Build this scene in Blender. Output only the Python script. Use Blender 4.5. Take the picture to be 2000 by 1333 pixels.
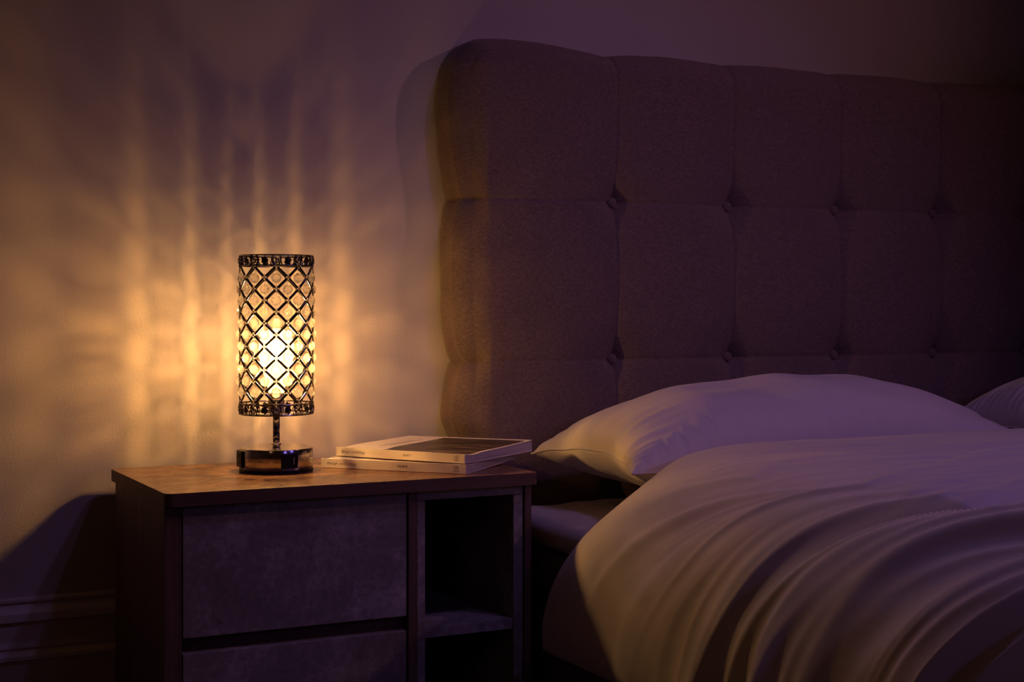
import bpy, bmesh, math, random
import numpy as np
from mathutils import Vector, Matrix
from math import pi, sin, cos, radians, sqrt

random.seed(7)
for o in list(bpy.data.objects):
    bpy.data.objects.remove(o, do_unlink=True)
SC = bpy.context.scene
COL = SC.collection

# ------------------------------------------------------------------ camera
cam_d = bpy.data.cameras.new('camera')
cam = bpy.data.objects.new('camera', cam_d)
COL.objects.link(cam)
cam.location = (-0.487, -2.5645, 0.775)
cam.rotation_euler = (radians(90), 0, radians(-26))
cam_d.sensor_width = 36
cam_d.lens = 2900 / 2000 * 36
cam_d.shift_y = -(666.5 - 595) / 2000
cam_d.clip_start = 0.02
cam_d.dof.use_dof = True
cam_d.dof.focus_distance = 2.45
cam_d.dof.aperture_fstop = 10
SC.camera = cam

# ------------------------------------------------------------------ world and colour
w = bpy.data.worlds.new('room_ambience')
SC.world = w
w.use_nodes = True
w.node_tree.nodes['Background'].inputs[0].default_value = (0.34, 0.26, 0.72, 1)
w.node_tree.nodes['Background'].inputs[1].default_value = 0.0
SC.view_settings.view_transform = 'Standard'
SC.view_settings.look = 'None'
SC.view_settings.gamma = 1
SC.view_settings.exposure = 0
SC.view_settings.use_curve_mapping = False
SC.cycles.use_denoising = True
SC.cycles.caustics_refractive = False
SC.cycles.caustics_reflective = False
SC.cycles.max_bounces = 14
SC.cycles.transparent_max_bounces = 32
SC.cycles.transmission_bounces = 12
SC.cycles.sample_clamp_indirect = 4


# ------------------------------------------------------------------ room lights and added duvet fills
def area(name, loc, target, size, power, color):
    d = bpy.data.lights.new(name, 'AREA')
    d.shape = 'DISK'
    d.size = size
    d.energy = power
    d.color = color
    o = bpy.data.objects.new(name, d)
    COL.objects.link(o)
    o.location = loc
    o.rotation_euler = (Vector(target) - Vector(loc)).to_track_quat('-Z', 'Y').to_euler()
    return o


def spot(name, loc, target, radius, power, color, angle, blend=1.0):
    d = bpy.data.lights.new(name, 'SPOT')
    d.shadow_soft_size = radius
    d.energy = power
    d.color = color
    d.spot_size = radians(angle)
    d.spot_blend = blend
    o = bpy.data.objects.new(name, d)
    COL.objects.link(o)
    o.location = loc
    o.rotation_euler = (Vector(target) - Vector(loc)).to_track_quat('-Z', 'Y').to_euler()
    return o


spot('violet_room_light', (1.08, -1.38, 2.42), (0.78, -0.62, 0.5), .05, 11.5, (0.47, 0.28, 0.95), 84)
spot('rose_room_light', (3.2, -2.15, 2.55), (-0.2, 0.0, 0.75), .05, 38, (0.98, 0.40, 0.50), 56)
spot('blue_room_light', (0.86, -1.55, 2.58), (0.80, -0.75, 0.35), .05, 6.5, (0.52, 0.32, 1.0), 84)
spot('indigo_fill_light', (2.4, -3.6, 1.75), (1.25, -1.05, 0.45), .10, 16, (0.26, 0.17, 1.0), 44)  # added fill from the right, aimed at the duvet to turn its folds blue
spot('purple_fill_light', (0.95, -3.9, 1.55), (1.05, -0.75, 0.45), .10, 14, (0.40, 0.22, 1.0), 36)  # added front fill, brightens the duvet folds that the other lights miss
area('amber_room_light', (-1.6, -2.9, 1.7), (0.6, -0.3, 0.3), 0.4, 0.5, (1.0, 0.45, 0.25))


# ------------------------------------------------------------------ helpers
def link(name, me, mat=None, parent=None, smooth=False):
    o = bpy.data.objects.new(name, me)
    COL.objects.link(o)
    if mat is not None:
        for m in (mat if isinstance(mat, (list, tuple)) else [mat]):
            me.materials.append(m)
    if parent is not None:
        o.parent = parent
    if smooth:
        for p in me.polygons:
            p.use_smooth = True
    return o


def from_bm(name, bm, mat=None, parent=None, smooth=False):
    me = bpy.data.meshes.new(name)
    bm.normal_update()
    bm.to_mesh(me)
    bm.free()
    return link(name, me, mat, parent, smooth)


def empty(name, loc=(0, 0, 0), rz=0, label=None, cat=None, group=None):
    o = bpy.data.objects.new(name, None)
    COL.objects.link(o)
    o.empty_display_size = 0.05
    o.location = loc
    o.rotation_euler = (0, 0, rz)
    tag(o, label, cat, group)
    return o


def tag(o, label=None, cat=None, group=None, kind=None):
    if label: o['label'] = label
    if cat: o['category'] = cat
    if group: o['group'] = group
    if kind: o['kind'] = kind
    return o


def bx(bm, x0, x1, y0, y1, z0, z1, bev=0.0, seg=2, mat=0):
    r = bmesh.ops.create_cube(bm, size=1)
    vs = r['verts']
    for v in vs:
        v.co = Vector((x0 + (v.co.x + .5) * (x1 - x0), y0 + (v.co.y + .5) * (y1 - y0), z0 + (v.co.z + .5) * (z1 - z0)))
    fs = set(f for v in vs for f in v.link_faces)
    for f in fs: f.material_index = mat
    if bev > 0:
        es = list(set(e for v in vs for e in v.link_edges))
        r2 = bmesh.ops.bevel(bm, geom=es, offset=bev, segments=seg, affect='EDGES', profile=.5)
        for f in r2['faces']: f.material_index = mat
    return vs


def lathe(bm, prof, n=64, mat=0, center=(0, 0), caps=True):
    """prof: list of (r, z)"""
    rings = []
    for r, z in prof:
        if r < 1e-6:
            rings.append([bm.verts.new((center[0], center[1], z))])
        else:
            rings.append([bm.verts.new((center[0] + r * cos(2 * pi * k / n), center[1] + r * sin(2 * pi * k / n), z)) for k in range(n)])
    for a, b in zip(rings[:-1], rings[1:]):
        for k in range(n):
            k2 = (k + 1) % n
            if len(a) == 1 and len(b) == 1: continue
            if len(a) == 1:
                f = bm.faces.new((a[0], b[k2], b[k]))
            elif len(b) == 1:
                f = bm.faces.new((a[k], a[k2], b[0]))
            else:
                f = bm.faces.new((a[k], a[k2], b[k2], b[k]))
            f.material_index = mat
    bmesh.ops.recalc_face_normals(bm, faces=bm.faces)


def tube(bm, pts, r, n=8, closed=False, mat=0):
    pts = [Vector(p) for p in pts]
    m = len(pts)
    rings = []
    for i, p in enumerate(pts):
        if closed:
            t = (pts[(i + 1) % m] - pts[i - 1]).normalized()
        else:
            t = (pts[min(i + 1, m - 1)] - pts[max(i - 1, 0)]).normalized()
        up = Vector((0, 0, 1)) if abs(t.z) < .95 else Vector((1, 0, 0))
        a = t.cross(up).normalized()
        b = t.cross(a).normalized()
        rings.append([bm.verts.new(p + a * r * cos(2 * pi * k / n) + b * r * sin(2 * pi * k / n)) for k in range(n)])
    for i in range(m if closed else m - 1):
        A, B = rings[i], rings[(i + 1) % m]
        for k in range(n):
            f = bm.faces.new((A[k], A[(k + 1) % n], B[(k + 1) % n], B[k]))
            f.material_index = mat
    if not closed:
        bm.faces.new(rings[0][::-1]).material_index = mat
        bm.faces.new(rings[-1]).material_index = mat


def grid_mesh(name, P, mat=None, parent=None, smooth=True, extra=None):
    """P: array (n, m, 3) -> quad mesh"""
    n, m, _ = P.shape
    verts = P.reshape(-1, 3)
    i, j = np.meshgrid(np.arange(n - 1), np.arange(m - 1), indexing='ij')
    a = (i * m + j).ravel()
    F = np.stack([a, a + m, a + m + 1, a + 1], 1)
    me = bpy.data.meshes.new(name)
    me.from_pydata(verts.tolist(), [], F.tolist())
    me.update()
    return link(name, me, mat, parent, smooth)


# numpy gradient noise
_rs = np.random.RandomState(11)
_perm = _rs.permutation(512)
_ang = _rs.rand(512) * 2 * pi
_gx, _gy = np.cos(_ang), np.sin(_ang)


def pnoise(x, y):
    x = np.asarray(x, float); y = np.asarray(y, float)
    xi = np.floor(x).astype(int); yi = np.floor(y).astype(int)
    xf = x - xi; yf = y - yi
    u = xf * xf * xf * (xf * (xf * 6 - 15) + 10)
    v = yf * yf * yf * (yf * (yf * 6 - 15) + 10)
    def g(ix, iy, dx, dy):
        h = _perm[(_perm[ix % 512] + iy) % 512]
        return _gx[h] * dx + _gy[h] * dy
    n00 = g(xi, yi, xf, yf); n10 = g(xi + 1, yi, xf - 1, yf)
    n01 = g(xi, yi + 1, xf, yf - 1); n11 = g(xi + 1, yi + 1, xf - 1, yf - 1)
    return ((n00 * (1 - u) + n10 * u) * (1 - v) + (n01 * (1 - u) + n11 * u) * v) * 1.5


def ss(a, b, x):
    t = np.clip((np.asarray(x, float) - a) / (b - a), 0, 1)
    return t * t * (3 - 2 * t)


# ------------------------------------------------------------------ materials
def newmat(name):
    m = bpy.data.materials.new(name)
    m.use_nodes = True
    nt = m.node_tree
    return m, nt, nt.nodes['Principled BSDF']


def N(nt, kind, **kw):
    n = nt.nodes.new(kind)
    for k, v in kw.items():
        if k.startswith('i_'):
            n.inputs[k[2:].replace('_', ' ')].default_value = v
        else:
            setattr(n, k, v)
    return n


def ramp(nt, fac, stops):
    r = nt.nodes.new('ShaderNodeValToRGB')
    el = r.color_ramp.elements
    while len(el) < len(stops): el.new(.5)
    for e, (p, c) in zip(el, stops):
        e.position = p; e.color = (*c, 1)
    nt.links.new(fac, r.inputs[0])
    return r.outputs[0]


def coords(nt, scale=(1, 1, 1), rot=(0, 0, 0), which='Object'):
    tc = nt.nodes.new('ShaderNodeTexCoord')
    mp = nt.nodes.new('ShaderNodeMapping')
    mp.inputs['Scale'].default_value = scale
    mp.inputs['Rotation'].default_value = rot
    nt.links.new(tc.outputs[which], mp.inputs['Vector'])
    return mp.outputs[0]


def bump(nt, bsdf, h, strength, dist):
    b = nt.nodes.new('ShaderNodeBump')
    b.inputs['Strength'].default_value = strength
    b.inputs['Distance'].default_value = dist
    nt.links.new(h, b.inputs['Height'])
    nt.links.new(b.outputs[0], bsdf.inputs['Normal'])


def simple(name, col, rough=.5, metal=0.0, spec=.5):
    m, nt, b = newmat(name)
    b.inputs['Base Color'].default_value = (*col, 1)
    b.inputs['Roughness'].default_value = rough
    b.inputs['Metallic'].default_value = metal
    b.inputs['Specular IOR Level'].default_value = spec
    return m


def mat_wall():
    m, nt, b = newmat('painted_wall')
    v = coords(nt)
    n = N(nt, 'ShaderNodeTexNoise', i_Scale=230, i_Detail=3)
    n2 = N(nt, 'ShaderNodeTexNoise', i_Scale=6, i_Detail=3)
    nt.links.new(v, n.inputs['Vector']); nt.links.new(v, n2.inputs['Vector'])
    c = ramp(nt, n2.outputs[0], [(.3, (.50, .455, .42)), (.7, (.53, .485, .45))])
    nt.links.new(c, b.inputs['Base Color'])
    b.inputs['Roughness'].default_value = .75
    b.inputs['Specular IOR Level'].default_value = .25
    bump(nt, b, n.outputs[0], .35, .0012)
    return m


def mat_wood(name, dark, light, rough, scale, bumpd=.0002, spec=.5):
    m, nt, b = newmat(name)
    v = coords(nt, scale)
    n = N(nt, 'ShaderNodeTexNoise', i_Scale=4, i_Detail=6, i_Roughness=.62, i_Distortion=.6)
    nt.links.new(v, n.inputs['Vector'])
    n2 = N(nt, 'ShaderNodeTexNoise', i_Scale=34, i_Detail=3, i_Roughness=.6)
    nt.links.new(v, n2.inputs['Vector'])
    mx = N(nt, 'ShaderNodeMix', data_type='FLOAT')
    mx.inputs[0].default_value = .38
    nt.links.new(n.outputs[0], mx.inputs[2]); nt.links.new(n2.outputs[0], mx.inputs[3])
    c = ramp(nt, mx.outputs[0], [(.34, dark), (.66, light)])
    nt.links.new(c, b.inputs['Base Color'])
    r = N(nt, 'ShaderNodeMapRange')
    r.inputs[3].default_value = rough * 1.25; r.inputs[4].default_value = rough * .85
    nt.links.new(mx.outputs[0], r.inputs[0]); nt.links.new(r.outputs[0], b.inputs['Roughness'])
    b.inputs['Specular IOR Level'].default_value = spec
    bump(nt, b, mx.outputs[0], .5, bumpd)
    return m


def mat_concrete():
    m, nt, b = newmat('concrete_effect_laminate')
    v = coords(nt)
    n = N(nt, 'ShaderNodeTexNoise', i_Scale=9, i_Detail=8, i_Roughness=.68)
    n2 = N(nt, 'ShaderNodeTexNoise', i_Scale=90, i_Detail=4, i_Roughness=.7)
    n3 = N(nt, 'ShaderNodeTexNoise', i_Scale=38, i_Detail=2)
    for x in (n, n2, n3): nt.links.new(v, x.inputs['Vector'])
    mx = N(nt, 'ShaderNodeMix', data_type='FLOAT'); mx.inputs[0].default_value = .35
    nt.links.new(n.outputs[0], mx.inputs[2]); nt.links.new(n2.outputs[0], mx.inputs[3])
    c = ramp(nt, mx.outputs[0], [(.33, (.11, .097, .093)), (.50, (.21, .19, .182)), (.66, (.42, .385, .37))])
    pit = ramp(nt, n3.outputs[0], [(.26, (.25, .25, .25)), (.31, (1, 1, 1))])
    mc = N(nt, 'ShaderNodeMix', data_type='RGBA', blend_type='MULTIPLY'); mc.inputs[0].default_value = .8
    nt.links.new(c, mc.inputs[6]); nt.links.new(pit, mc.inputs[7])
    nt.links.new(mc.outputs[2], b.inputs['Base Color'])
    b.inputs['Roughness'].default_value = .5
    bump(nt, b, mx.outputs[0], .5, .0008)
    return m


def mat_linen(name='melange_upholstery'):
    m, nt, b = newmat(name)
    vh = coords(nt, (110, 110, 1000)); vv = coords(nt, (1000, 1000, 160))
    a = N(nt, 'ShaderNodeTexNoise', i_Scale=1, i_Detail=3, i_Roughness=.6)
    c = N(nt, 'ShaderNodeTexNoise', i_Scale=1, i_Detail=3, i_Roughness=.6)
    nt.links.new(vh, a.inputs['Vector']); nt.links.new(vv, c.inputs['Vector'])
    ad = N(nt, 'ShaderNodeMath', operation='ADD'); nt.links.new(a.outputs[0], ad.inputs[0]); nt.links.new(c.outputs[0], ad.inputs[1])
    hf = N(nt, 'ShaderNodeMath', operation='MULTIPLY'); hf.inputs[1].default_value = .5; nt.links.new(ad.outputs[0], hf.inputs[0])
    col = ramp(nt, hf.outputs[0], [(.34, (.115, .080, .070)), (.5, (.185, .130, .114)), (.66, (.285, .205, .178))])
    nt.links.new(col, b.inputs['Base Color'])
    b.inputs['Roughness'].default_value = .95
    b.inputs['Specular IOR Level'].default_value = .1
    b.inputs['Sheen Weight'].default_value = .15
    bump(nt, b, hf.outputs[0], .6, .0012)
    return m


def mat_cotton(name, col):
    m, nt, b = newmat(name)
    v = coords(nt)
    n = N(nt, 'ShaderNodeTexNoise', i_Scale=700, i_Detail=2)
    n2 = N(nt, 'ShaderNodeTexNoise', i_Scale=22, i_Detail=4, i_Roughness=.6)
    nt.links.new(v, n.inputs['Vector']); nt.links.new(v, n2.inputs['Vector'])
    mx = N(nt, 'ShaderNodeMix', data_type='FLOAT'); mx.inputs[0].default_value = .12
    nt.links.new(n2.outputs[0], mx.inputs[2]); nt.links.new(n.outputs[0], mx.inputs[3])
    b.inputs['Base Color'].default_value = (*col, 1)
    b.inputs['Roughness'].default_value = .8
    b.inputs['Specular IOR Level'].default_value = .25
    b.inputs['Sheen Weight'].default_value = .2
    bump(nt, b, mx.outputs[0], .25, .0025)
    return m


def mat_glass(name, trans, tint=(1, 1, 1), rough=0.0, ior=1.52):
    m, nt, b = newmat(name)
    out = nt.nodes['Material Output']
    g = N(nt, 'ShaderNodeBsdfGlass'); g.inputs['Color'].default_value = (*tint, 1)
    g.inputs['Roughness'].default_value = rough; g.inputs['IOR'].default_value = ior
    t = N(nt, 'ShaderNodeBsdfTransparent'); t.inputs['Color'].default_value = (*tint, 1)
    mx = N(nt, 'ShaderNodeMixShader'); mx.inputs[0].default_value = trans
    nt.links.new(g.outputs[0], mx.inputs[1]); nt.links.new(t.outputs[0], mx.inputs[2])
    nt.links.new(mx.outputs[0], out.inputs[0])
    nt.nodes.remove(b)
    return m


def mat_emit(name, col, s):
    m, nt, b = newmat(name)
    out = nt.nodes['Material Output']
    e = N(nt, 'ShaderNodeEmission'); e.inputs[0].default_value = (*col, 1); e.inputs[1].default_value = s
    nt.links.new(e.outputs[0], out.inputs[0]); nt.nodes.remove(b)
    return m


def mat_crystal():
    # cut glass; how much passes straight through varies from facet to facet
    m, nt, b = newmat('cut_crystal')
    out = nt.nodes['Material Output']
    g = N(nt, 'ShaderNodeBsdfGlass'); g.inputs['IOR'].default_value = 1.5; g.inputs['Roughness'].default_value = .03
    g.inputs['Color'].default_value = (1, .985, .96, 1)
    t = N(nt, 'ShaderNodeBsdfTransparent'); t.inputs['Color'].default_value = (1, .985, .96, 1)
    tc = N(nt, 'ShaderNodeTexCoord')
    sx = N(nt, 'ShaderNodeSeparateXYZ'); nt.links.new(tc.outputs['Normal'], sx.inputs[0])
    ab = N(nt, 'ShaderNodeMath', operation='ABSOLUTE'); nt.links.new(sx.outputs['Y'], ab.inputs[0])
    # the flat faces pass light on, the slanting rim facets turn it aside
    mr = N(nt, 'ShaderNodeMapRange'); mr.inputs[1].default_value = .55; mr.inputs[2].default_value = .97
    mr.inputs[3].default_value = .25; mr.inputs[4].default_value = .80
    nt.links.new(ab.outputs[0], mr.inputs[0])
    mx = N(nt, 'ShaderNodeMixShader'); nt.links.new(mr.outputs[0], mx.inputs[0])
    nt.links.new(g.outputs[0], mx.inputs[1]); nt.links.new(t.outputs[0], mx.inputs[2])
    tl = N(nt, 'ShaderNodeBsdfTranslucent'); tl.inputs[0].default_value = (1, .98, .94, 1)
    m2 = N(nt, 'ShaderNodeMixShader'); m2.inputs[0].default_value = .055     # translucency added so the crystals look bright with lamp light
    nt.links.new(mx.outputs[0], m2.inputs[1]); nt.links.new(tl.outputs[0], m2.inputs[2])
    nt.links.new(m2.outputs[0], out.inputs[0]); nt.nodes.remove(b)
    return m


def mat_bulb():
    # glass envelope filled with the glow of the filaments
    m, nt, b = newmat('glowing_bulb_glass')
    out = nt.nodes['Material Output']
    t = N(nt, 'ShaderNodeBsdfTransparent')
    e = N(nt, 'ShaderNodeEmission'); e.inputs[0].default_value = (1, .60, .22, 1); e.inputs[1].default_value = 1.7
    ad = N(nt, 'ShaderNodeAddShader'); nt.links.new(t.outputs[0], ad.inputs[0]); nt.links.new(e.outputs[0], ad.inputs[1])
    nt.links.new(ad.outputs[0], out.inputs[0]); nt.nodes.remove(b)
    return m


M_WALL = mat_wall()
M_TRIM = simple('satin_white_woodwork', (.52, .47, .44), .38)
M_FLOOR = mat_wood('floor_boards', (.08, .05, .035), (.16, .10, .07), .45, (1, 8, 1))
M_TOP = mat_wood('walnut_veneer_along', (.155, .072, .028), (.34, .18, .078), .26, (1.6, 11, 11), .0003, .65)
M_SIDE = mat_wood('walnut_veneer_upright', (.07, .040, .027), (.155, .092, .06), .5, (14, 14, .9))
M_EDGE = mat_wood('walnut_edge_band', (.07, .036, .022), (.14, .075, .045), .5, (2, 2, 40))
M_CONC = mat_concrete()
M_DARK = simple('dark_cavity_board', (.03, .02, .016), .7)
M_LINEN = mat_linen()
M_BASEF = simple('base_fabric', (.12, .095, .085), .95, 0, .1)
M_DUVET = mat_cotton('white_cotton_duvet', (.60, .555, .54))
M_PILLOW = mat_cotton('white_cotton_pillowcase', (.66, .605, .565))
M_SHEET = mat_cotton('white_cotton_sheet', (.60, .56, .53))
M_CHROME = simple('dark_polished_chrome', (.42, .40, .41), .15, 1)
M_GUN = simple('black_nickel', (.10, .085, .085), .22, 1)
M_BRIGHT = simple('polished_nickel', (.85, .80, .72), .12, 1)
M_BLACK = simple('black_plastic', (.006, .006, .007), .5, 0, .15)
M_SLOT = simple('port_contact', (.45, .42, .45), .3, .6)
M_CRYSTAL = mat_crystal()
M_STUD = mat_glass('crystal_stud', .15, (1, .95, .88), .35)
M_BULBG = mat_glass('bulb_glass', .93, (1, 1, 1))
M_FIL = mat_emit('glowing_filament', (1.0, .60, .24), 700)
M_PAPER = simple('magazine_cover_stock', (.90, .80, .64), .55, 0, .3)
M_INK = simple('printed_ink', (.10, .085, .08), .6, 0, .2)

# ------------------------------------------------------------------ setting
bm = bmesh.new()
bx(bm, -2.2, 4.6, 0, .08, 0, 2.7)
tag(from_bm('wall_back', bm, M_WALL), kind='structure')
bm = bmesh.new()
bx(bm, -2.2, 4.6, -4.2, .08, -.05, 0)
tag(from_bm('floor', bm, M_FLOOR), kind='structure')
for nm, b in (('wall_left', (-2.28, -2.2, -4.2, .08, 0, 2.7)), ('wall_right', (4.6, 4.68, -4.2, .08, 0, 2.7)),
              ('wall_front', (-2.28, 4.68, -4.28, -4.2, 0, 2.7)), ('ceiling', (-2.28, 4.68, -4.28, .08, 2.7, 2.76))):
    bm = bmesh.new()
    bx(bm, *b)
    tag(from_bm(nm, bm, M_WALL if nm != 'ceiling' else simple('ceiling_white', (.6, .58, .56), .9)), kind='structure')
# moulded skirting, profile (distance from wall, height)
prof = [(0, .291), (.006, .291), (.010, .288), (.011, .284), (.008, .279), (.013, .274), (.019, .266), (.021, .258), (.022, .2535), (.017, .2525),
        (.017, .250), (.018, .222), (.019, .218), (.022, .2155), (.024, .211), (.022, .207), (.026, .204), (.030, .198), (.031, .192), (.026, .190), (.026, .187),
        (.026, .004), (.026, 0), (0, 0)]
bm = bmesh.new()
A = [bm.verts.new((-2.2, -d - .0005, z)) for d, z in prof]
B = [bm.verts.new((4.6, -d - .0005, z)) for d, z in prof]
for k in range(len(prof)):
    k2 = (k + 1) % len(prof)
    bm.faces.new((A[k], A[k2], B[k2], B[k]))
bm.faces.new(A[::-1]); bm.faces.new(B)
bmesh.ops.recalc_face_normals(bm, faces=bm.faces)
tag(from_bm('baseboard_back', bm, M_TRIM), kind='structure')

# ------------------------------------------------------------------ nightstand
NS = empty('nightstand', (.0045, -.4135, 0), radians(1.0),
           'walnut bedside cabinet with concrete-effect drawers and open shelf niche beside the bed', 'bedside table')
W_, D_ = .6125, .379
# rounded-corner top
bm = bmesh.new()
def rrect(x0, x1, y0, y1, r, n=6):
    pts = []
    for cx, cy, a0 in ((x1 - r, y0 + r, -90), (x1 - r, y1 - r, 0), (x0 + r, y1 - r, 90), (x0 + r, y0 + r, 180)):
        for k in range(n + 1):
            a = radians(a0 + 90 * k / n)
            pts.append((cx + r * cos(a), cy + r * sin(a)))
    return pts
pl = rrect(0, W_, 0, D_, .012)
lo = [bm.verts.new((x, y, .4805)) for x, y in pl]
hi = [bm.verts.new((x, y, .5)) for x, y in pl]
bm.faces.new(lo[::-1]); bm.faces.new(hi)
for k in range(len(pl)):
    bm.faces.new((lo[k], lo[(k + 1) % len(pl)], hi[(k + 1) % len(pl)], hi[k]))
eds = [e for e in bm.edges if abs(e.verts[0].co.z - e.verts[1].co.z) < 1e-6]
bmesh.ops.bevel(bm, geom=eds, offset=.0008, segments=2, affect='EDGES')
o = from_bm('table_top', bm, [M_TOP, M_EDGE], NS)
for p in o.data.polygons:
    if abs(p.normal.z) < .6: p.material_index = 1
bm = bmesh.new(); bx(bm, .0015, .0205, .014, D_ - .035, 0, .4803, .0008)
# rounded front corner of the side panel
from_bm('side_panel', bm, M_SIDE, NS)
bm = bmesh.new(); bx(bm, .0205, .0275, .017, .03, 0, .4803, .0005)
from_bm('front_stile', bm, M_SIDE, NS)
bm = bmesh.new(); bx(bm, .5930, .6055, .014, D_ - .035, 0, .4803, .0008)
from_bm('side_panel', bm, M_SIDE, NS)
bm = bmesh.new(); bx(bm, .3875, .4025, .015, D_ - .048, .04, .4803, .0008)
from_bm('divider_panel', bm, M_SIDE, NS)
bm = bmesh.new(); bx(bm, .0210, .5920, D_ - .047, D_ - .036, .04, .4803)
from_bm('back_panel', bm, M_DARK, NS)
bm = bmesh.new(); bx(bm, .0210, .5925, .05, D_ - .06, 0, .06, .0008)
from_bm('plinth', bm, M_SIDE, NS)
def drawer(z0, z1):
    root = bpy.data.objects.new('drawer', None); COL.objects.link(root); root.parent = NS
    root.location = (0.2065, .0155, z0)
    root.empty_display_size = .02
    h = z1 - z0
    bm = bmesh.new(); bx(bm, -.1775, .1775, 0, .017, 0, h, .0012)
    from_bm('drawer_front', bm, M_CONC, root)
    bm = bmesh.new()
    bx(bm, -.168, .168, .0172, .30, .010, .018)
    bx(bm, -.168, -.158, .0172, .30, .018, h - .04)
    bx(bm, .158, .168, .0172, .30, .018, h - .04)
    bx(bm, -.158, .158, .29, .30, .018, h - .04)
    from_bm('drawer_box', bm, M_DARK, root)
drawer(.284, .4785)
drawer(.066, .2615)
bm = bmesh.new(); bx(bm, .0285, .387, .034, .046, .255, .290, .0005)
from_bm('finger_rail', bm, mat_wood('rail_walnut', (.05, .022, .014), (.10, .045, .028), .5, (2, 12, 12)), NS)
# niche lining: concrete-effect frame, floor and shelf
bm = bmesh.new(); bx(bm, .4030, .4165, .0165, D_ - .048, .062, .4640, .0006); from_bm('niche_side', bm, M_CONC, NS)
bm = bmesh.new(); bx(bm, .5735, .5905, .0165, D_ - .048, .062, .4640, .0006); from_bm('niche_side', bm, M_CONC, NS)
bm = bmesh.new(); bx(bm, .4030, .5905, .0165, D_ - .048, .4645, .4800, .0006); from_bm('niche_top', bm, M_CONC, NS)
bm = bmesh.new(); bx(bm, .4168, .5732, .0185, D_ - .048, .2450, .2620, .0006); from_bm('shelf', bm, M_CONC, NS)
bm = bmesh.new(); bx(bm, .4030, .5905, .0165, D_ - .048, .061, .0735, .0006); from_bm('niche_floor', bm, M_CONC, NS)

# ------------------------------------------------------------------ table lamp
LZ = .5004
LAMP = empty('table_lamp', (.2395, -.1855, LZ), radians(-17),
             'lit crystal-bead cylinder table lamp with dark metal lattice and chrome drum base', 'lamp')
# local: -Y faces the camera
RB = .0606
bm = bmesh.new(); lathe(bm, [(0, 0), (RB, 0), (RB, .0028), (RB - .001, .004), (0, .004)], 96)
from_bm('base_foot', bm, M_BLACK, LAMP)
bm = bmesh.new(); lathe(bm, [(0, .0041), (RB - .0006, .0041), (RB, .0048), (RB, .0375), (RB - .0005, .0385), (RB - .0022, .0388), (0, .0388)], 128)
o = from_bm('base', bm, M_CHROME, LAMP)
for p in o.data.polygons: p.use_smooth = abs(p.normal.z) < .5
bm = bmesh.new(); lathe(bm, [(0, .0389), (.0055, .0389), (.0066, .0395), (.0080, .0405), (.0070, .0415), (.0074, .0425), (.0090, .0438), (.0090, .0452), (.0066, .0465), (.0056, .047), (0, .047)], 40)
from_bm('stem_collar', bm, M_BRIGHT, LAMP, True)
bm = bmesh.new(); lathe(bm, [(0, .0471), (.0058, .0471), (.0058, .0925), (0, .0925)], 40)
o = from_bm('stem', bm, simple('dark_chrome_stem', (.14, .13, .14), .16, 1), LAMP)
for p in o.data.polygons: p.use_smooth = abs(p.normal.z) < .5
# power outlet block at left of base
def plate_on_drum(name, ang, w, h, zc, th, mat):
    bm = bmesh.new()
    vs = bx(bm, -w / 2, w / 2, -th, .004, -h / 2, h / 2, .0016, 3)
    o = from_bm(name, bm, mat, LAMP)
    o.location = ((RB - .0007) * sin(ang), -(RB - .0007) * cos(ang), zc)
    o.rotation_euler = (0, 0, ang)
    return o
blk = plate_on_drum('outlet_block', radians(-74), .030, .0275, .0215, .0035, M_BLACK)
bm = bmesh.new()
bx(bm, -.0045, -.0030, -.0045, -.0036, .002, .009); bx(bm, .0030, .0045, -.0045, -.0036, .002, .009)
bx(bm, -.0015, .0015, -.0045, -.0036, -.008, -.005)
from_bm('outlet_slots', bm, simple('slot_grey', (.05, .045, .04), .4), blk)
pan = plate_on_drum('charging_panel', radians(21), .0290, .0235, .0205, .0016, M_BLACK)
bm = bmesh.new()
for dx in (-.0062,):
    tube(bm, [(dx - .0008, -.0017, -.004), (dx - .0008, -.0017, .004), (dx + .0008, -.0017, .004), (dx + .0008, -.0017, -.004)], .0002, 6, True)
from_bm('port', bm, simple('port_rim', (.10, .08, .08), .3, .5), pan)
bm = bmesh.new(); bx(bm, .0060, .0073, -.0019, -.0014, -.0055, .0055, .0002)
from_bm('port', bm, M_SLOT, pan)

# --- shade
R = .0600
ZB, ZT = .0932, .3560          # bottom and top of shade
PH = radians(18)
zc0 = .1127                    # lowest full row of nodes (at the lower band)
HP = (ZT - .0190 - zc0) / 12.  # half pitch
def cyl(r, a, z): return Vector((r * sin(a), -r * cos(a), z))
bm = bmesh.new()
def strut(a0, z0, a1, z1, wd=.0040, th=.0016):
    n = 5
    rows = []
    # tangent on the unrolled cylinder
    du, dz = (a1 - a0) * R, z1 - z0
    L = sqrt(du * du + dz * dz); nx, nz = -dz / L, du / L
    sh = .0030 / L
    for i in range(n + 1):
        t = sh + (1 - 2 * sh) * i / n
        a, z = a0 + (a1 - a0) * t, z0 + dz * t
        row = []
        for (off, rr) in ((-.5, R), (-.5, R + th * .3), (-.22, R + th), (.22, R + th), (.5, R + th * .3), (.5, R), (.25, R - th * .3), (-.25, R - th * .3)):
            row.append(bm.verts.new(cyl(rr, a + off * wd * nx / R, z + off * wd * nz)))
        rows.append(row)
    for A, B in zip(rows[:-1], rows[1:]):
        m = len(A)
        for k in range(m): bm.faces.new((A[k], A[(k + 1) % m], B[(k + 1) % m], B[k]))
    bm.faces.new(rows[0][::-1]); bm.faces.new(rows[-1])
nodes = []
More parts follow.
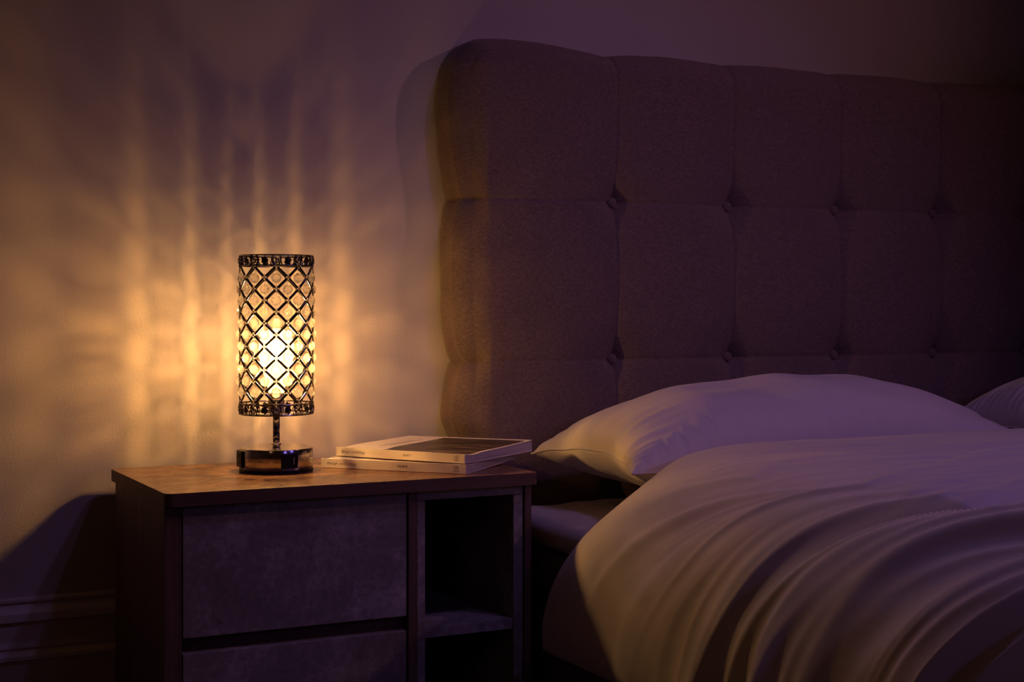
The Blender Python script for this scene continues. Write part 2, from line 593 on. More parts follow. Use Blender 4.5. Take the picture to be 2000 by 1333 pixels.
for row in range(13):
    z = zc0 + row * HP
    for k in range(10):
        a = (2 * k + (row % 2)) * PH
        nodes.append((a, z, row))
        if row < 12:
            strut(a, z, a + PH, z + HP); strut(a, z, a - PH, z + HP)
# slim rods that carry the crystals
for row in range(1, 12):
    for k in range(10):
        a = (2 * k + ((row + 1) % 2) + 1 * 0) * PH
        z = zc0 + row * HP
        # crystal centres sit where no node is
        tube(bm, [cyl(R, a + (PH if False else 0), z - HP + .004), cyl(R, a, z + HP - .004)], .00014, 5)
bmesh.ops.recalc_face_normals(bm, faces=bm.faces)
SHADE = from_bm('lamp_shade', bm, M_GUN, LAMP)
SHADE['label'] = 'dark metal diamond lattice cylinder hung with crystals'

# bands
def band(z0, z1, name):
    bm = bmesh.new()
    ring = lambda r, z, n=96: [cyl(r, 2 * pi * k / n, z) for k in range(n)]
    tube(bm, ring(R + .0004, z0 + .0011), .0012, 6, True)
    tube(bm, ring(R + .0006, z1 - .0011), .0012, 6, True)
    tube(bm, ring(R - .0004, z0 + .0028), .0003, 5, True)
    tube(bm, ring(R - .0004, z1 - .0028), .0003, 5, True)
    # rope beading of the rims
    for zz in (z0 + .0020, z1 - .0020):
        for k in range(120):
            p = cyl(R + .0008, 2 * pi * k / 120, zz)
            bmesh.ops.create_icosphere(bm, subdivisions=1, radius=.0005, matrix=Matrix.Translation(p))
    zc = (z0 + z1) / 2; h = (z1 - z0) / 2 - .0016
    for k in range(20):
        a = k * PH
        if k % 2:   # rosette
            def P(u, v, d=0): return cyl(R + .0006 + d, a + u / R, zc + v)
            c = bm.verts.new(P(0, 0, .0020))
            n = 20; rim = []; back = []
            for i in range(n):
                t = 2 * pi * i / n; rr = .0056 * (1 + .14 * cos(5 * t))
                rim.append(bm.verts.new(P(rr * cos(t), rr * sin(t), .0006)))
                back.append(bm.verts.new(P(rr * .97 * cos(t), rr * .97 * sin(t), -.0006)))
            cb = bm.verts.new(P(0, 0, -.0006))
            for i in range(n):
                j = (i + 1) % n
                bm.faces.new((c, rim[i], rim[j])); bm.faces.new((rim[i], back[i], back[j], rim[j])); bm.faces.new((cb, back[j], back[i]))
            for i in range(8):
                t = 2 * pi * i / 8
                bmesh.ops.create_icosphere(bm, subdivisions=1, radius=.0007, matrix=Matrix.Translation(P(.0036 * cos(t), .0036 * sin(t), .0013)))
            tube(bm, [P(0, -h), P(0, h)], .0008, 6)
        else:       # curled scroll with a bead
            def P(u, v, d=0): return cyl(R + .0005 + d, a + u / R, zc + v)
            sp = []
            for i in range(22):
                t = i / 21.; th = pi * .5 + t * 2 * pi * 1.15; rr = .0054 * (1 - .50 * t)
                sp.append(P(rr * cos(th), rr * sin(th) * 1.05 - .0006))
            tube(bm, sp, .0010, 6)
            bmesh.ops.create_icosphere(bm, subdivisions=2, radius=.0016, matrix=Matrix.Translation(P(0, 0, .0004)))
            for sgn in (-1, 1):
                tube(bm, [P(sgn * .0046, -h), P(sgn * .0052, -h * .45), P(sgn * .0072, 0), P(sgn * .0070, h * .5), P(sgn * .0058, h)], .0011, 6)
                tube(bm, [P(sgn * .0030, h), P(sgn * .0058, h * .35), P(sgn * .0096, h * .55)], .0009, 6)
                tube(bm, [P(sgn * .0072, 0), P(sgn * .0094, -h * .55), P(sgn * .0078, -h)], .0009, 6)
    bmesh.ops.recalc_face_normals(bm, faces=bm.faces)
    return from_bm(name, bm, M_GUN, SHADE)
band(ZB, ZB + .0195, 'filigree_band')
band(ZT - .0190, ZT, 'filigree_band')

# crystals, each an eight-sided faceted bead
def crystal_mesh():
    bm = bmesh.new()
    pts = []
    def ringp(n, r, y, off=0):
        for k in range(n):
            t = 2 * pi * (k + off) / n
            pts.append((r * cos(t), y, r * sin(t)))
    ringp(8, .0034, -.0046); ringp(8, .0062, -.0034, .5); ringp(8, .0083, -.0006, 0); ringp(8, .0079, .0008, .5)
    ringp(8, .0046, .0034, 0); pts.append((0, .0050, 0))
    for p in pts: bm.verts.new(p)
    bmesh.ops.convex_hull(bm, input=bm.verts)
    me = bpy.data.meshes.new('crystal'); bm.to_mesh(me); bm.free(); me.materials.append(M_CRYSTAL)
    return me
CM = crystal_mesh()
slots = []
for row in range(1, 12):
    for k in range(10):
        a = (2 * k + (1 - row % 2)) * PH
        a = (a + pi) % (2 * pi) - pi
        slots.append((a, zc0 + row * HP))
slots.sort(key=lambda s: abs(s[0]))
rest = bmesh.new()
for i, (a, z) in enumerate(slots):
    jit = random.uniform(-.12, .12)
    mtx = Matrix.Translation(cyl(R + .0004, a + random.uniform(-.01, .01), z + random.uniform(-.0006, .0006))) @ Matrix.Rotation(a + jit, 4, 'Z') @ Matrix.Rotation(random.uniform(-.12, .12), 4, 'X') @ Matrix.Rotation(random.uniform(-.15, .15), 4, 'Y')
    if i < 100:
        c = bpy.data.objects.new('crystal', CM); COL.objects.link(c); c.parent = SHADE; c.matrix_local = mtx
        if i == 0: pass
    else:
        t = bmesh.new(); t.from_mesh(CM); t.transform(mtx)
        tm = bpy.data.meshes.new('t'); t.to_mesh(tm); t.free(); rest.from_mesh(tm)
o = from_bm('crystal_row', rest, M_CRYSTAL, SHADE); o['kind'] = 'stuff'

# four-stud flower at each lattice crossing
bm = bmesh.new()
for dx, dz in ((.0029, 0), (-.0029, 0), (0, .0029), (0, -.0029)):
    tube(bm, [(dx + .0018 * cos(t), -.0010, dz + .0018 * sin(t)) for t in [2 * pi * k / 14 for k in range(14)]], .00045, 6, True, 0)
    r_ = bmesh.ops.create_icosphere(bm, subdivisions=2, radius=.0016, matrix=Matrix.Translation((dx, -.0014, dz)))
    for f in set(f for v in r_['verts'] for f in v.link_faces): f.material_index = 1
sm = bpy.data.meshes.new('stud_cluster'); bmesh.ops.recalc_face_normals(bm, faces=bm.faces); bm.to_mesh(sm); bm.free()
sm.materials.append(M_GUN); sm.materials.append(M_STUD)
for p in sm.polygons: p.use_smooth = True
nodes = [((a + pi) % (2 * pi) - pi, z, r_) for a, z, r_ in nodes]
nodes.sort(key=lambda s: abs(s[0]))
rest = bmesh.new()
for i, (a, z, r_) in enumerate(nodes):
    mtx = Matrix.Translation(cyl(R + .0004, a, z)) @ Matrix.Rotation(a, 4, 'Z')
    if i < 100:
        c = bpy.data.objects.new('stud_cluster', sm); COL.objects.link(c); c.parent = SHADE; c.matrix_local = mtx
    else:
        t = bmesh.new(); t.from_mesh(sm); t.transform(mtx)
        tm = bpy.data.meshes.new('t'); t.to_mesh(tm); t.free(); rest.from_mesh(tm)
o = from_bm('stud_row', rest, [M_GUN, M_STUD], SHADE, True); o['kind'] = 'stuff'

# shade carrier: ring with three arms, and a clear disc
bm = bmesh.new()
zf = ZB + .0030
tube(bm, [cyl(R - .0010, 2 * pi * k / 64, zf) for k in range(64)], .0007, 6, True)
for k in range(3):
    a = 2 * pi * k / 3 + .4
    tube(bm, [cyl(.012, a, zf), cyl(R - .001, a, zf)], .0011, 8)
lathe(bm, [(.0095, zf - .001), (.0140, zf - .001), (.0140, zf + .001), (.0095, zf + .001), (.0095, zf - .001)], 32)
from_bm('shade_carrier', bm, M_BRIGHT, LAMP)
bm = bmesh.new()
lathe(bm, [(0, .0926), (.0075, .0926), (.0095, .0945), (.0150, .0952), (.0150, .0960), (.0135, .0975), (.0135, .1160), (.0120, .1175), (0, .1175)], 40)
from_bm('bulb_holder', bm, simple('cream_bulb_holder', (.55, .50, .42), .4), LAMP)
# bulb: clear glass envelope, four upright filaments, screw cap
bm = bmesh.new()
lathe(bm, [(.0130, .1177), (.0132, .1270), (.0125, .1280), (0, .1280)], 32)
from_bm('bulb_cap', bm, M_BRIGHT, LAMP)
ZL0, ZL1 = .182, .214
prof = [(.0128, .1282), (.0145, .138), (.0205, .158), (.0262, .178), (.0292, .196), (.0288, .210), (.0250, .222), (.0180, .2300), (.0090, .2340), (0, .2348)]
bm = bmesh.new(); lathe(bm, prof, 32)
BULB = from_bm('bulb', bm, mat_bulb(), LAMP, True)
bm = bmesh.new()
for k in range(4):
    a = pi / 2 * k + .5
    tube(bm, [(.0058 * cos(a), .0058 * sin(a), ZL0), (.0050 * cos(a), .0050 * sin(a), ZL1)], .0011, 8)
from_bm('filament', bm, M_FIL, BULB)
bm = bmesh.new()
tube(bm, [(0, 0, .1285), (0, 0, ZL0 - .004)], .0030, 10)
for k in range(4):
    a = pi / 2 * k + .5
    tube(bm, [(0, 0, ZL0 - .006), (.0058 * cos(a), .0058 * sin(a), ZL0)], .0004, 6)
from_bm('filament_stem', bm, M_BULBG, BULB)
# the light the filaments give
for k in range(5):
    d = bpy.data.lights.new('lamp_light', 'POINT')
    d.energy = 1.85
    d.color = (1.0, .46, .115)
    d.shadow_soft_size = .0026
    # upright filaments shine sideways more than along their own axis
    d.use_nodes = True
    lt = d.node_tree
    em = lt.nodes['Emission']
    tcn = lt.nodes.new('ShaderNodeTexCoord')
    sx = lt.nodes.new('ShaderNodeSeparateXYZ')
    lt.links.new(tcn.outputs['Normal'], sx.inputs[0])
    pw = lt.nodes.new('ShaderNodeMath'); pw.operation = 'POWER'; pw.inputs[1].default_value = 1.6
    ab = lt.nodes.new('ShaderNodeMath'); ab.operation = 'ABSOLUTE'
    lt.links.new(sx.outputs['Z'], ab.inputs[0]); lt.links.new(ab.outputs[0], pw.inputs[0])
    sb = lt.nodes.new('ShaderNodeMath'); sb.operation = 'SUBTRACT'; sb.inputs[0].default_value = 1.03
    lt.links.new(pw.outputs[0], sb.inputs[1]); lt.links.new(sb.outputs[0], em.inputs['Strength'])
    o = bpy.data.objects.new('lamp_light', d); COL.objects.link(o); o.parent = LAMP
    o.location = (0, 0, ZL0 + .003 + (ZL1 - ZL0 - .006) * k / 4)

# ------------------------------------------------------------------ magazines
def text_mesh(name, s, size, mat, parent, loc, shear=0.0, spacing=1.0, width=None):
    cu = bpy.data.curves.new(name, 'FONT')
    cu.body = s; cu.size = size; cu.shear = shear; cu.space_character = spacing
    cu.extrude = .00006
    cu.resolution_u = 4
    t = bpy.data.objects.new(name, cu); COL.objects.link(t)
    bpy.context.view_layer.update()
    dg = bpy.context.evaluated_depsgraph_get()
    me = bpy.data.meshes.new_from_object(t.evaluated_get(dg))
    bpy.data.objects.remove(t, do_unlink=True)
    co = np.array([v.co[:] for v in me.vertices])
    if width:
        k = width / (co[:, 0].max() - co[:, 0].min())
        for v in me.vertices: v.co.x *= k
    me.materials.clear()
    o = link(name, me, mat, parent)
    o.location = loc
    o.rotation_euler = (pi / 2, 0, 0)
    return o


def mat_pages():
    m, nt, b = newmat('page_edges')
    v = coords(nt, (3, 3, 900))
    n = N(nt, 'ShaderNodeTexNoise', i_Scale=1.2, i_Detail=3)
    nt.links.new(v, n.inputs['Vector'])
    c = ramp(nt, n.outputs[0], [(.35, (.30, .26, .25)), (.6, (.54, .49, .46))])
    nt.links.new(c, b.inputs['Base Color']); b.inputs['Roughness'].default_value = .8
    bump(nt, b, n.outputs[0], .6, .0006)
    return m


def mat_cover_photo():
    # dark interior photograph printed on the cover
    m, nt, b = newmat('cover_photograph')
    v = coords(nt, (5, 60, 1))
    n = N(nt, 'ShaderNodeTexNoise', i_Scale=1.6, i_Detail=4, i_Distortion=.4)
    nt.links.new(v, n.inputs['Vector'])
    c = ramp(nt, n.outputs[0], [(.38, (.018, .014, .012)), (.52, (.06, .042, .032)), (.58, (.22, .14, .10)), (.66, (.05, .04, .03))])
    nt.links.new(c, b.inputs['Base Color']); b.inputs['Roughness'].default_value = .35
    return m


M_PAGES = mat_pages()
M_PHOTO = mat_cover_photo()


def magazine(loc, rz, L, Wd, T, issue, label, lift, lift_low, photo, tx):
    """origin: bottom-left corner of the spine; x along the spine, y towards the fore edge"""
    root = empty('magazine', loc, rz, label, 'magazine', None)
    ny, nx = 40, 12
    ys = np.linspace(0, Wd, ny); xs = np.linspace(0, L, nx)
    def top(x, y):
        f = y / Wd
        return T - .0022 * math.exp(-((f - .12) / .10) ** 2) + lift * f ** 2.2 * (.35 + .65 * x / L)
    def bot(x, y):
        f = y / Wd
        return .0006 + lift_low * f ** 1.8 * (.25 + .75 * x / L)
    tc = .0006
    def slab(name, f0, f1, y0, x0, x1, mat):
        bm = bmesh.new()
        Y = [y0 + (Wd - y0) * i / (ny - 1) for i in range(ny)]
        X = [x0 + (x1 - x0) * i / (nx - 1) for i in range(nx)]
        lo = [[bm.verts.new((x, y, f0(x, y))) for y in Y] for x in X]
        hi = [[bm.verts.new((x, y, f1(x, y))) for y in Y] for x in X]
        for i in range(nx - 1):
            for j in range(ny - 1):
                bm.faces.new((lo[i][j], lo[i][j + 1], lo[i + 1][j + 1], lo[i + 1][j]))
                bm.faces.new((hi[i][j], hi[i + 1][j], hi[i + 1][j + 1], hi[i][j + 1]))
        for j in range(ny - 1):
            bm.faces.new((lo[0][j], hi[0][j], hi[0][j + 1], lo[0][j + 1]))
            bm.faces.new((lo[-1][j], lo[-1][j + 1], hi[-1][j + 1], hi[-1][j]))
        for i in range(nx - 1):
            bm.faces.new((lo[i][0], lo[i + 1][0], hi[i + 1][0], hi[i][0]))
            bm.faces.new((lo[i][-1], hi[i][-1], hi[i + 1][-1], lo[i + 1][-1]))
        bmesh.ops.recalc_face_normals(bm, faces=bm.faces)
        return from_bm(name, bm, mat, root, True) if False else from_bm(name, bm, mat, root)
    gap = lambda x, y: .0012 * (y / Wd) ** 4
    slab('page_block', lambda x, y: bot(x, y) + tc * .5, lambda x, y: top(x, y) - tc - .0001 - gap(x, y), .0012, .0006, L - .0006, M_PAGES)
    cov = slab('front_cover', lambda x, y: top(x, y) - tc, lambda x, y: top(x, y), .0010, 0, L, M_PAPER)
    slab('back_cover', lambda x, y: bot(x, y) - .0005, lambda x, y: bot(x, y) + tc * .4, .0010, 0, L, M_PAPER)
    bm = bmesh.new(); bx(bm, 0, L, 0, .0012, .0001, T, .0005, 2)
    sp = from_bm('spine', bm, M_PAPER, root)
    h = T
    text_mesh('title', 'design anthology', .0068, M_INK, sp, (tx[0], -.0001, h * .5 - .0016), .22, 1.35, tx[1])
    text_mesh('issue_number', 'ISSUE ' + issue, .0052, M_INK, sp, (tx[2], -.0001, h * .5 - .0014), .15, 1.0, tx[3])
    # square publisher mark with two small glyphs
    bm = bmesh.new()
    s = .0042; cx = tx[4]; cz = h * .5
    tube(bm, [(cx - s * .9, -.0001, cz - s), (cx + s * .9, -.0001, cz - s), (cx + s * .9, -.0001, cz + s), (cx - s * .9, -.0001, cz + s)], .00016, 4, True)
    from_bm('mark_frame', bm, M_INK, sp)
    text_mesh('mark_letter', 'd', .0046, M_INK, sp, (cx - .0011, -.0001, cz + .0004), 0)
    text_mesh('mark_letter', 'a', .0046, M_INK, sp, (cx - .0011, -.0001, cz - .0034), 0)
    if photo:
        # printed picture, slightly proud of the cover, following its curve
        def pic(x0, x1, y0, y1, mat, name):
            P = np.zeros((10, 30, 3))
            for i, x in enumerate(np.linspace(x0, x1, 10)):
                for j, y in enumerate(np.linspace(y0, y1, 30)):
                    P[i, j] = (x, y, top(x, y) + .00012)
            return grid_mesh(name, P, mat, cov)
        pic(.085, L - .006, .006, Wd - .012, M_PHOTO, 'cover_photo')
        for q, (yy, ln) in enumerate(((.095, .060), (.108, .052))):
            bm = bmesh.new()
            rr = random.Random(q)
            # two lines of small print on the white strip
            y = yy - .04
            while y < yy + .06:
                l = rr.uniform(.003, .008)
                x = .052 + q * .010
                v = [bm.verts.new((x + a, y + b, top(x, y) + .0002)) for a, b in ((0, 0), (.0035, 0), (.0035, l), (0, l))]
                bm.faces.new(v); y += l + .0016
            from_bm('cover_print', bm, M_INK, cov)
    return root


def corner(x, y, z):
    F = 2900.; l = (x - 1000) / F; d = -(y - 595) / F
    c, s = cos(radians(26)), sin(radians(26))
    r = (l * c + s, -l * s + c, d); t = (z - .775) / d
    return Vector((-.487 + t * r[0], -2.5645 + t * r[1], z))
a = corner(627, 914, .5003); b = corner(910, 927, .5003)
magazine(a, math.atan2((b - a).y, (b - a).x), (b - a).length, .215, .0158, '8',
         'cream magazine lying flat on the bedside cabinet, lower of the two stacked', -.0015, .0048, False, (.011, .056, .142, .018, .2475))
a = corner(656, 890.5, .5166); b = corner(908, 906.5, .5166)
magazine(a, math.atan2((b - a).y, (b - a).x), (b - a).length, .222, .0150, '7',
         'cream magazine with dark cover photo, lying on top of the other magazine', .0062, .0015, True, (.011, .050, .138, .016, .243))

# ------------------------------------------------------------------ bed: headboard and base
BED = empty('bed', (.60, -.003, 0), 0, 'upholstered bed with button-tufted beige fabric headboard against the wall', 'bed')
HX0, HX1, HZ0, HZ1, HT = .612, 2.595, .08, 1.262, .118   # box before the padding swells it
cols = [.935 + .265 * k for k in range(6)]
rows = [.97, .67, .37]
def panel(t, seams, lo, hi, ends=True):
    """0 on a seam, 1 at panel middles and at the outer edges"""
    s = [lo - (seams[0] - lo)] + list(seams) + [hi + (hi - seams[-1])]
    s = sorted(s)
    t = np.asarray(t, float)
    out = np.ones_like(t)
    for a, b in zip(s[:-1], s[1:]):
        m = (t >= a) & (t <= b)
        out[m] = np.sin(pi * (t[m] - a) / (b - a)) ** .55
    return out
def seamdist(t, seams):
    return np.min(np.abs(np.asarray(t)[..., None] - np.array(seams)), axis=-1)
def hb_points(q):
    """q: (...,3) on box [HX0,HX1]x[-HT,0]x[HZ0,HZ1]; rounds the box and adds padding"""
    RR = .060
    lo = np.array([HX0, -HT, HZ0 - 1]) + RR; hi = np.array([HX1, .5, HZ1]) - RR * np.array([1, 0, 1])
    c = np.clip(q, lo, hi)
    n = q - c
    L = np.linalg.norm(n, axis=-1, keepdims=True)
    n = n / np.maximum(L, 1e-9)
    p = c + n * RR
    x, z = q[..., 0], q[..., 2]
    px = panel(x, cols, HX0, HX1); pz = panel(z, rows, HZ0, HZ1)      # 0 on a seam
    front = np.clip(-n[..., 1], 0, 1); sidef = np.clip(np.abs(n[..., 0]), 0, 1); topf = np.clip(n[..., 2], 0, 1)
    sx, sz = seamdist(x, cols), seamdist(z, rows)
    d = -.0065 * (1 - px) * front - .0075 * (1 - px) * topf - .005 * (1 - pz) * front - .030 * (1 - pz) ** 1.15 * sidef * (1 - topf)
    d = d - (.018 * np.exp(-(sx + sz) / .050) + .016 * np.exp(-np.sqrt(sx ** 2 + sz ** 2 + .00004) / .022)) * front
    d = d - .022 * np.clip((.88 - x) / .27, 0, 1) ** 1.7 * front * (sidef < .999)
    d = d - .0022 * np.exp(-(sx / .0022) ** 2) - .0016 * np.exp(-(sz / .0022) ** 2) * (front + sidef)
    wob = .0022 * pnoise(x * 7, z * 7) + .0008 * pnoise(x * 25 + 7, z * 25)
    back = .70 + .30 * ss(-.004, -.04, q[..., 1])
    p = p + n * ((d + wob) * back)[..., None]
    # left end swells outward near the top and tucks in below the table top
    lf = ss(.72, .612, p[..., 0])
    p[..., 0] += lf * (.022 * ss(.57, .505, z) - .016 * ss(.80, 1.12, z) * (1 - (z > 1.12) * ss(1.15, 1.27, z)))
    p[..., 2] += (.012 * np.exp(-((x - .75) / .11) ** 2)) * ss(1.05, 1.22, z)
    return p
def face(us, vs, f):
    U, V = np.meshgrid(us, vs, indexing='ij')
    return hb_points(np.stack(f(U, V), -1).astype(float))
xs = np.linspace(HX0, HX1, 560); zs = np.linspace(.10, HZ1, 340); yf = np.linspace(-.004, -HT, 36)
def join_grids(name, grids, mat, parent, flips):
    V, Fs, off = [], [], 0
    for P, fl in zip(grids, flips):
        n, m, _ = P.shape
        V.append(P.reshape(-1, 3))
        i, j = np.meshgrid(np.arange(n - 1), np.arange(m - 1), indexing='ij')
        a = (i * m + j).ravel() + off
        q = np.stack([a, a + m, a + m + 1, a + 1], 1)
        Fs.append(q[:, ::-1] if fl else q); off += n * m
    V = np.concatenate(V); Fs = np.concatenate(Fs)
    me = bpy.data.meshes.new(name); me.from_pydata(V.tolist(), [], Fs.tolist())
    bm = bmesh.new(); bm.from_mesh(me); bmesh.ops.remove_doubles(bm, verts=bm.verts, dist=1e-5)
    bm.to_mesh(me); bm.free()
    return link(name, me, mat, parent, True)
Gf = face(xs, zs, lambda u, v: (u, u * 0 - HT, v))
Gl = face(yf, zs, lambda u, v: (u * 0 + HX0, u, v))
Gr = face(yf, zs, lambda u, v: (u * 0 + HX1, u, v))
Gt = face(xs, yf, lambda u, v: (u, v, u * 0 + HZ1))
off = np.array([.60, -.003, 0])
HB = join_grids('headboard', [g - off for g in (Gf, Gl, Gr, Gt)], M_LINEN, BED, [False, False, True, True])
bmc = bmesh.new()
lathe(bmc, [(0, .0095), (.004, .0092), (.0078, .0072), (.0092, .0040), (.0092, .0016), (.0080, 0), (0, 0)], 28)
bmc.transform(Matrix.Rotation(radians(90), 4, 'X'))
bmesh.ops.recalc_face_normals(bmc, faces=bmc.faces)
bme = bpy.data.meshes.new('tufting_button'); bmc.to_mesh(bme); bmc.free(); bme.materials.append(M_LINEN)
for p in bme.polygons: p.use_smooth = True
for cx in cols:
    for rz in rows[:2]:
        if cx > 2.1: pass
        b_ = bpy.data.objects.new('tufting_button', bme); COL.objects.link(b_); b_.parent = HB
        y = hb_points(np.array([[cx, -HT, rz]]))[0, 1]
        b_.location = (cx - .60, y + .003 - .0055, rz); b_.scale = (1.25, 1.2, 1.25)
# base with padded side rail
bm = bmesh.new()
bx(bm, .045, 1.985, -2.10, -.150, .06, .362, .022, 4)
from_bm('bed_base', bm, M_BASEF, BED, True)

# ------------------------------------------------------------------ mattress with fitted sheet
def soft_box(name, x0, x1, y0, y1, z0, z1, r, mat, bulge):
    n = 120
    def cell(a, b, m): return np.linspace(a, b, m)
    X, Y, Z = cell(x0, x1, 200), cell(y0, y1, 200), cell(z0, z1, 30)
    def rp(q):
        lo = np.array([x0, y0, z0]) + r; hi = np.array([x1, y1, z1]) - r
        c = np.clip(q, lo, hi); nn = q - c
        nn = nn / np.maximum(np.linalg.norm(nn, axis=-1, keepdims=True), 1e-9)
        p = c + nn * r
        return p + nn * bulge(q)[..., None]
    def fc(us, vs, f):
        U, V = np.meshgrid(us, vs, indexing='ij'); return rp(np.stack(f(U, V), -1).astype(float))
    G = [fc(X, Y, lambda u, v: (u, v, u * 0 + z1)), fc(X, Y, lambda u, v: (u, v, u * 0 + z0)),
         fc(X, Z, lambda u, v: (u, u * 0 + y0, v)), fc(X, Z, lambda u, v: (u, u * 0 + y1, v)),
         fc(Y, Z, lambda u, v: (u * 0 + x0, u, v)), fc(Y, Z, lambda u, v: (u * 0 + x1, u, v))]
    return join_grids(name, G, mat, None, [False, True, False, True, True, False])
def mb(q):
    x, y, z = q[..., 0], q[..., 1], q[..., 2]
    b = .004 * pnoise(x * 7, y * 7) + .010 * np.exp(-((y + .27) / .05) ** 2 - ((x - .66) / .05) ** 2) * ss(.38, .41, z)
    b = b + .0035 * np.abs(pnoise(x * 14 + y * 5, y * 26 + z * 20)) * ss(-.55, -.2, y)
    return np.clip(b, -.004, .003 + .017 * ss(.73, .69, x)) * ss(.364, .385, z)
mt = soft_box('mattress', .650, 2.575, -2.08, -.150, .3635, .412, .022, M_SHEET, mb)
tag(mt, 'mattress in a white fitted sheet, edge showing between pillow and duvet', 'mattress')

# ------------------------------------------------------------------ pillows
def pillow(name, cx, cy, z0, a, b, Ht, Hb, rz, seed, label, tilt=0.0):
    n, m = 170, 130
    # denser sampling near the edges
    u = np.sin(np.linspace(-pi / 2, pi / 2, n)); v = np.sin(np.linspace(-pi / 2, pi / 2, m))
    U, V = np.meshgrid(u, v, indexing='ij')
    ex = 1 - .075 * (1 - V ** 2) * np.abs(U) ** 3
    ey = 1 - .090 * (1 - U ** 2) * np.abs(V) ** 3
    X = a * U * ex; Y = b * V * ey
    prof = np.clip((1 - U ** 2), 0, 1) ** .50 * np.clip((1 - V ** 2), 0, 1) ** .46
    e = np.maximum(np.abs(U), np.abs(V))
    near = ss(.55, .97, e) * (1 - ss(.985, 1.0, e))
    ang = np.where(np.abs(U) > np.abs(V), V * 4.2, U * 6.5) + seed
    wr = np.abs(pnoise(ang * 2.6, e * 1.3 + seed)) - .25
    wr2 = pnoise(ang * 7, e * 2.0 + seed * 2)
    big = pnoise(X * 7 + seed, Y * 9) * .010 + pnoise(X * 3.2 + 5, Y * 16 + seed) * .005
    top = Ht * prof + near * (wr * .010 + wr2 * .0025) * prof ** .3 + big * prof
    bot = Hb * prof * (1 + .25 * pnoise(X * 6, Y * 6 + seed))
    bot = np.minimum(bot, Hb)
    seam = .006 * pnoise(U * 2.2 + seed, V * 2.2) * e + .018 * (1 - V ** 2) * (1 - U) / 2 * np.abs(U) ** 4
    Z1 = Hb + seam + top; Z0 = np.maximum(Hb + seam - bot, 0)
    lip = (e > .999)
    Pt = np.stack([X, Y, Z1], -1); Pb = np.stack([X, Y, Z0], -1)
    o = join_grids(name, [Pt, Pb], M_PILLOW, None, [False, True])
    o.location = (cx, cy, z0); o.rotation_euler = (0, tilt, rz)
    tag(o, label, 'pillow')
    # stitched edge following the outline
    bm = bmesh.new()
    loop = [Pt[i, 0] for i in range(n)] + [Pt[-1, j] for j in range(1, m)] + [Pt[i, -1] for i in range(n - 2, -1, -1)] + [Pt[0, j] for j in range(m - 2, 0, -1)]
    tube(bm, [Vector(p) for p in loop[::2]], .0022, 6, True)
    from_bm('edge_seam', bm, M_PILLOW, o, True)
    return o
pillow('pillow', 1.175, -.330, .4165, .445, .180, .140, .088, radians(0), 3.3,
       'plump white pillow by the bedside cabinet, warm lamp light on its near end')
pillow('pillow', 2.075, -.335, .4165, .42, .168, .158, .096, radians(0), 9.1,
       'white pillow at the right edge of the picture, only its end showing')

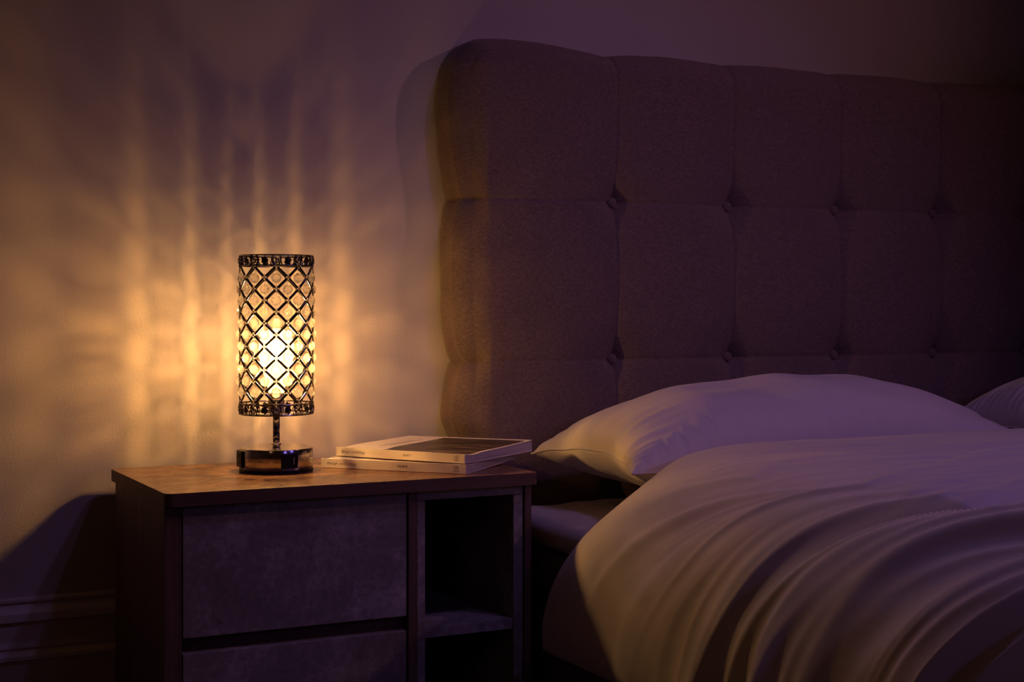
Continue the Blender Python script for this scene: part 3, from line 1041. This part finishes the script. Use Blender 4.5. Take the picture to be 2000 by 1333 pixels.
# ------------------------------------------------------------------ duvet
def duvet():
    nS, nY = 640, 800
    y0, y1 = -.512, -2.25
    # cross-section base curve (centre of the filling): from hem up the side and across the top
    ctrl = [(.612, .215), (.612, .26), (.617, .32), (.630, .375), (.652, .425), (.686, .463), (.735, .489), (.80, .505), (.90, .516), (1.05, .520), (1.4, .518), (1.9, .512), (2.40, .495), (2.58, .45), (2.62, .38), (2.625, .28)]
    C = np.array(ctrl)
    pts = []
    for i in range(len(C) - 1):
        p0 = C[max(i - 1, 0)]; p1 = C[i]; p2 = C[i + 1]; p3 = C[min(i + 2, len(C) - 1)]
        for t in np.linspace(0, 1, 40, endpoint=False):
            pts.append(.5 * ((2 * p1) + (-p0 + p2) * t + (2 * p0 - 5 * p1 + 4 * p2 - p3) * t * t + (-p0 + 3 * p1 - 3 * p2 + p3) * t ** 3))
    pts.append(C[-1]); pts = np.array(pts)
    sl = np.concatenate([[0], np.cumsum(np.linalg.norm(np.diff(pts, axis=0), axis=1))])
    Lt = sl[-1]
    sv = np.linspace(0, 1, nS) ** 1.4 * Lt          # denser at the left side
    bxs = np.interp(sv, sl, pts[:, 0]); bzs = np.interp(sv, sl, pts[:, 1])
    tx = np.gradient(bxs, sv); tz = np.gradient(bzs, sv)
    nrm = np.stack([-tz, tx], 1); nrm /= np.linalg.norm(nrm, axis=1, keepdims=True)
    s_sh = .345                                        # cloth length from hem to shoulder
    yy = y0 + (y1 - y0) * np.linspace(0, 1, nY) ** 1.12
    S, Yp = np.meshgrid(sv, yy, indexing='ij')
    BX = np.repeat(bxs[:, None], nY, 1); BZ = np.repeat(bzs[:, None], nY, 1)
    NX = np.repeat(nrm[:, 0][:, None], nY, 1); NZ = np.repeat(nrm[:, 1][:, None], nY, 1)
    drop = np.clip(s_sh - S, 0, None)                # distance below the shoulder along the cloth
    back = y0 - Yp                                   # distance from the head edge
    # head edge: furthest back at the shoulder, swings towards the head low down the side
    sweep = (-.055 * np.exp(-((S - (s_sh - .05)) / .09) ** 2) + .085 * ss(.08, .33, drop)) * np.exp(-back / .35)
    Y = Yp + sweep
    # folds lean to the head as they run down the side
    h = .34 * (1 - np.exp(-drop / .14))
    wv = Y - h
    q = wv + .055 * pnoise(S * 2.2 + 3, wv * 1.8) + .016 * pnoise(S * 6, wv * 5 + 9)
    side = ss(-.10, .10, drop - (S - s_sh) * (S > s_sh))
    foot = ss(.03, .50, back)
    right = np.exp(-np.clip(S - s_sh, 0, None) / .36)
    gust = .35 + 1.3 * np.clip(.5 + pnoise(S * 3.1 + 20, q * 4.2), 0, 1)      # folds come and go
    def ridge(x, y, sharp):
        a = np.sqrt(pnoise(x, y) ** 2 + .010) - .10; return np.exp(-a * sharp) * 2 - .8
    r1 = ridge(q / .15, S * 1.3 + 2.0, 3.6)
    r2 = ridge(q / .075 + 11, S * 2.2, 3.2)
    r3 = pnoise(q / .16 + 4, S * 1.2)
    amp = (side * .9 + .40 * right * ss(.40, .80, back)) * foot * gust
    D = amp * (.0120 * r1 + .0062 * r2 + .0070 * r3) + .0075 * foot * ss(.55, .95, back) * right * ridge(q / .085 + 31, S * 1.7, 3.2)
    topm = ss(-.05, .25, S - s_sh)
    D += topm * ss(0, .12, back) * (.007 * pnoise(BX * 2.4, Yp * 3.0 + 1) + .0030 * pnoise(BX * 2.2 + 4, Yp * 11) + .0012 * ridge(BX * 3 + 8, Yp * 22 + BX * 5, 5))
    D += .0009 * ss(-.1, .05, S - s_sh) * np.exp(-np.clip(S - s_sh - .05, 0, None) / .12) * ridge(Y * 24 + BX * 18, BX * 7 + 3, 4) * ss(0, .1, back)
    # the fold that crosses the bed about half a metre below the pillows: the near layer laps over
    c = q + 1.010 - .08 * ss(0, .6, S - s_sh)
    fade = np.exp(-np.clip(S - s_sh - .75, 0, None) / .25) * (1 - .55 * ss(.02, .25, drop))
    step = 1 / (1 + np.exp(c / .013))               # 1 on the foot side
    D += fade * (.022 * step * np.exp(np.clip(c, -1, 0) / .20) - .009 * (1 - step) * np.exp(-np.clip(c, 0, 1) / .07))
    c2 = Yp + 1.22 + .30 * (BX - 1.1)
    D += .010 * ss(.3, .5, S - s_sh) / (1 + np.exp(c2 / .008)) * np.exp(np.clip(c2, -1, 0) / .2)
    T = .036 * np.clip(1 - (1 - np.clip(back / .085, 0, 1)) ** 2, 0, 1) ** .5
    hem = np.clip(1 - (1 - np.clip(S / .06, 0, 1)) ** 2, 0, 1) ** .5
    far = np.clip(1 - (1 - np.clip((Lt - S) / .06, 0, 1)) ** 2, 0, 1) ** .5
    T = T * hem * far * (.55 + .45 * ss(-.12, .05, S - s_sh))
    k = np.clip(T / .015, 0, 1)
    top = np.stack([BX + NX * (T + D * k), Y, BZ + NZ * (T + D * k)], -1)
    bot = np.stack([BX - NX * T * .25, Y, BZ - NZ * T * .9], -1)
    # the cloth rests on the mattress and hangs clear of the rail
    for P in (top, bot):
        X, Z = P[..., 0], P[..., 2]
        inside = (X > .640) & (Z < .4185) & (X < 2.59)
        toz = .4185 - Z; tox = X - .640
        up = inside & (toz < tox)
        Z[up] = .4185
        sd = inside & ~up
        X[sd] = .640
    o = join_grids('duvet', [top, bot], M_DUVET, None, [True, False])
    tag(o, 'puffy white duvet spread over the bed, creased folds hanging over its side', 'duvet')
    return o
duvet()
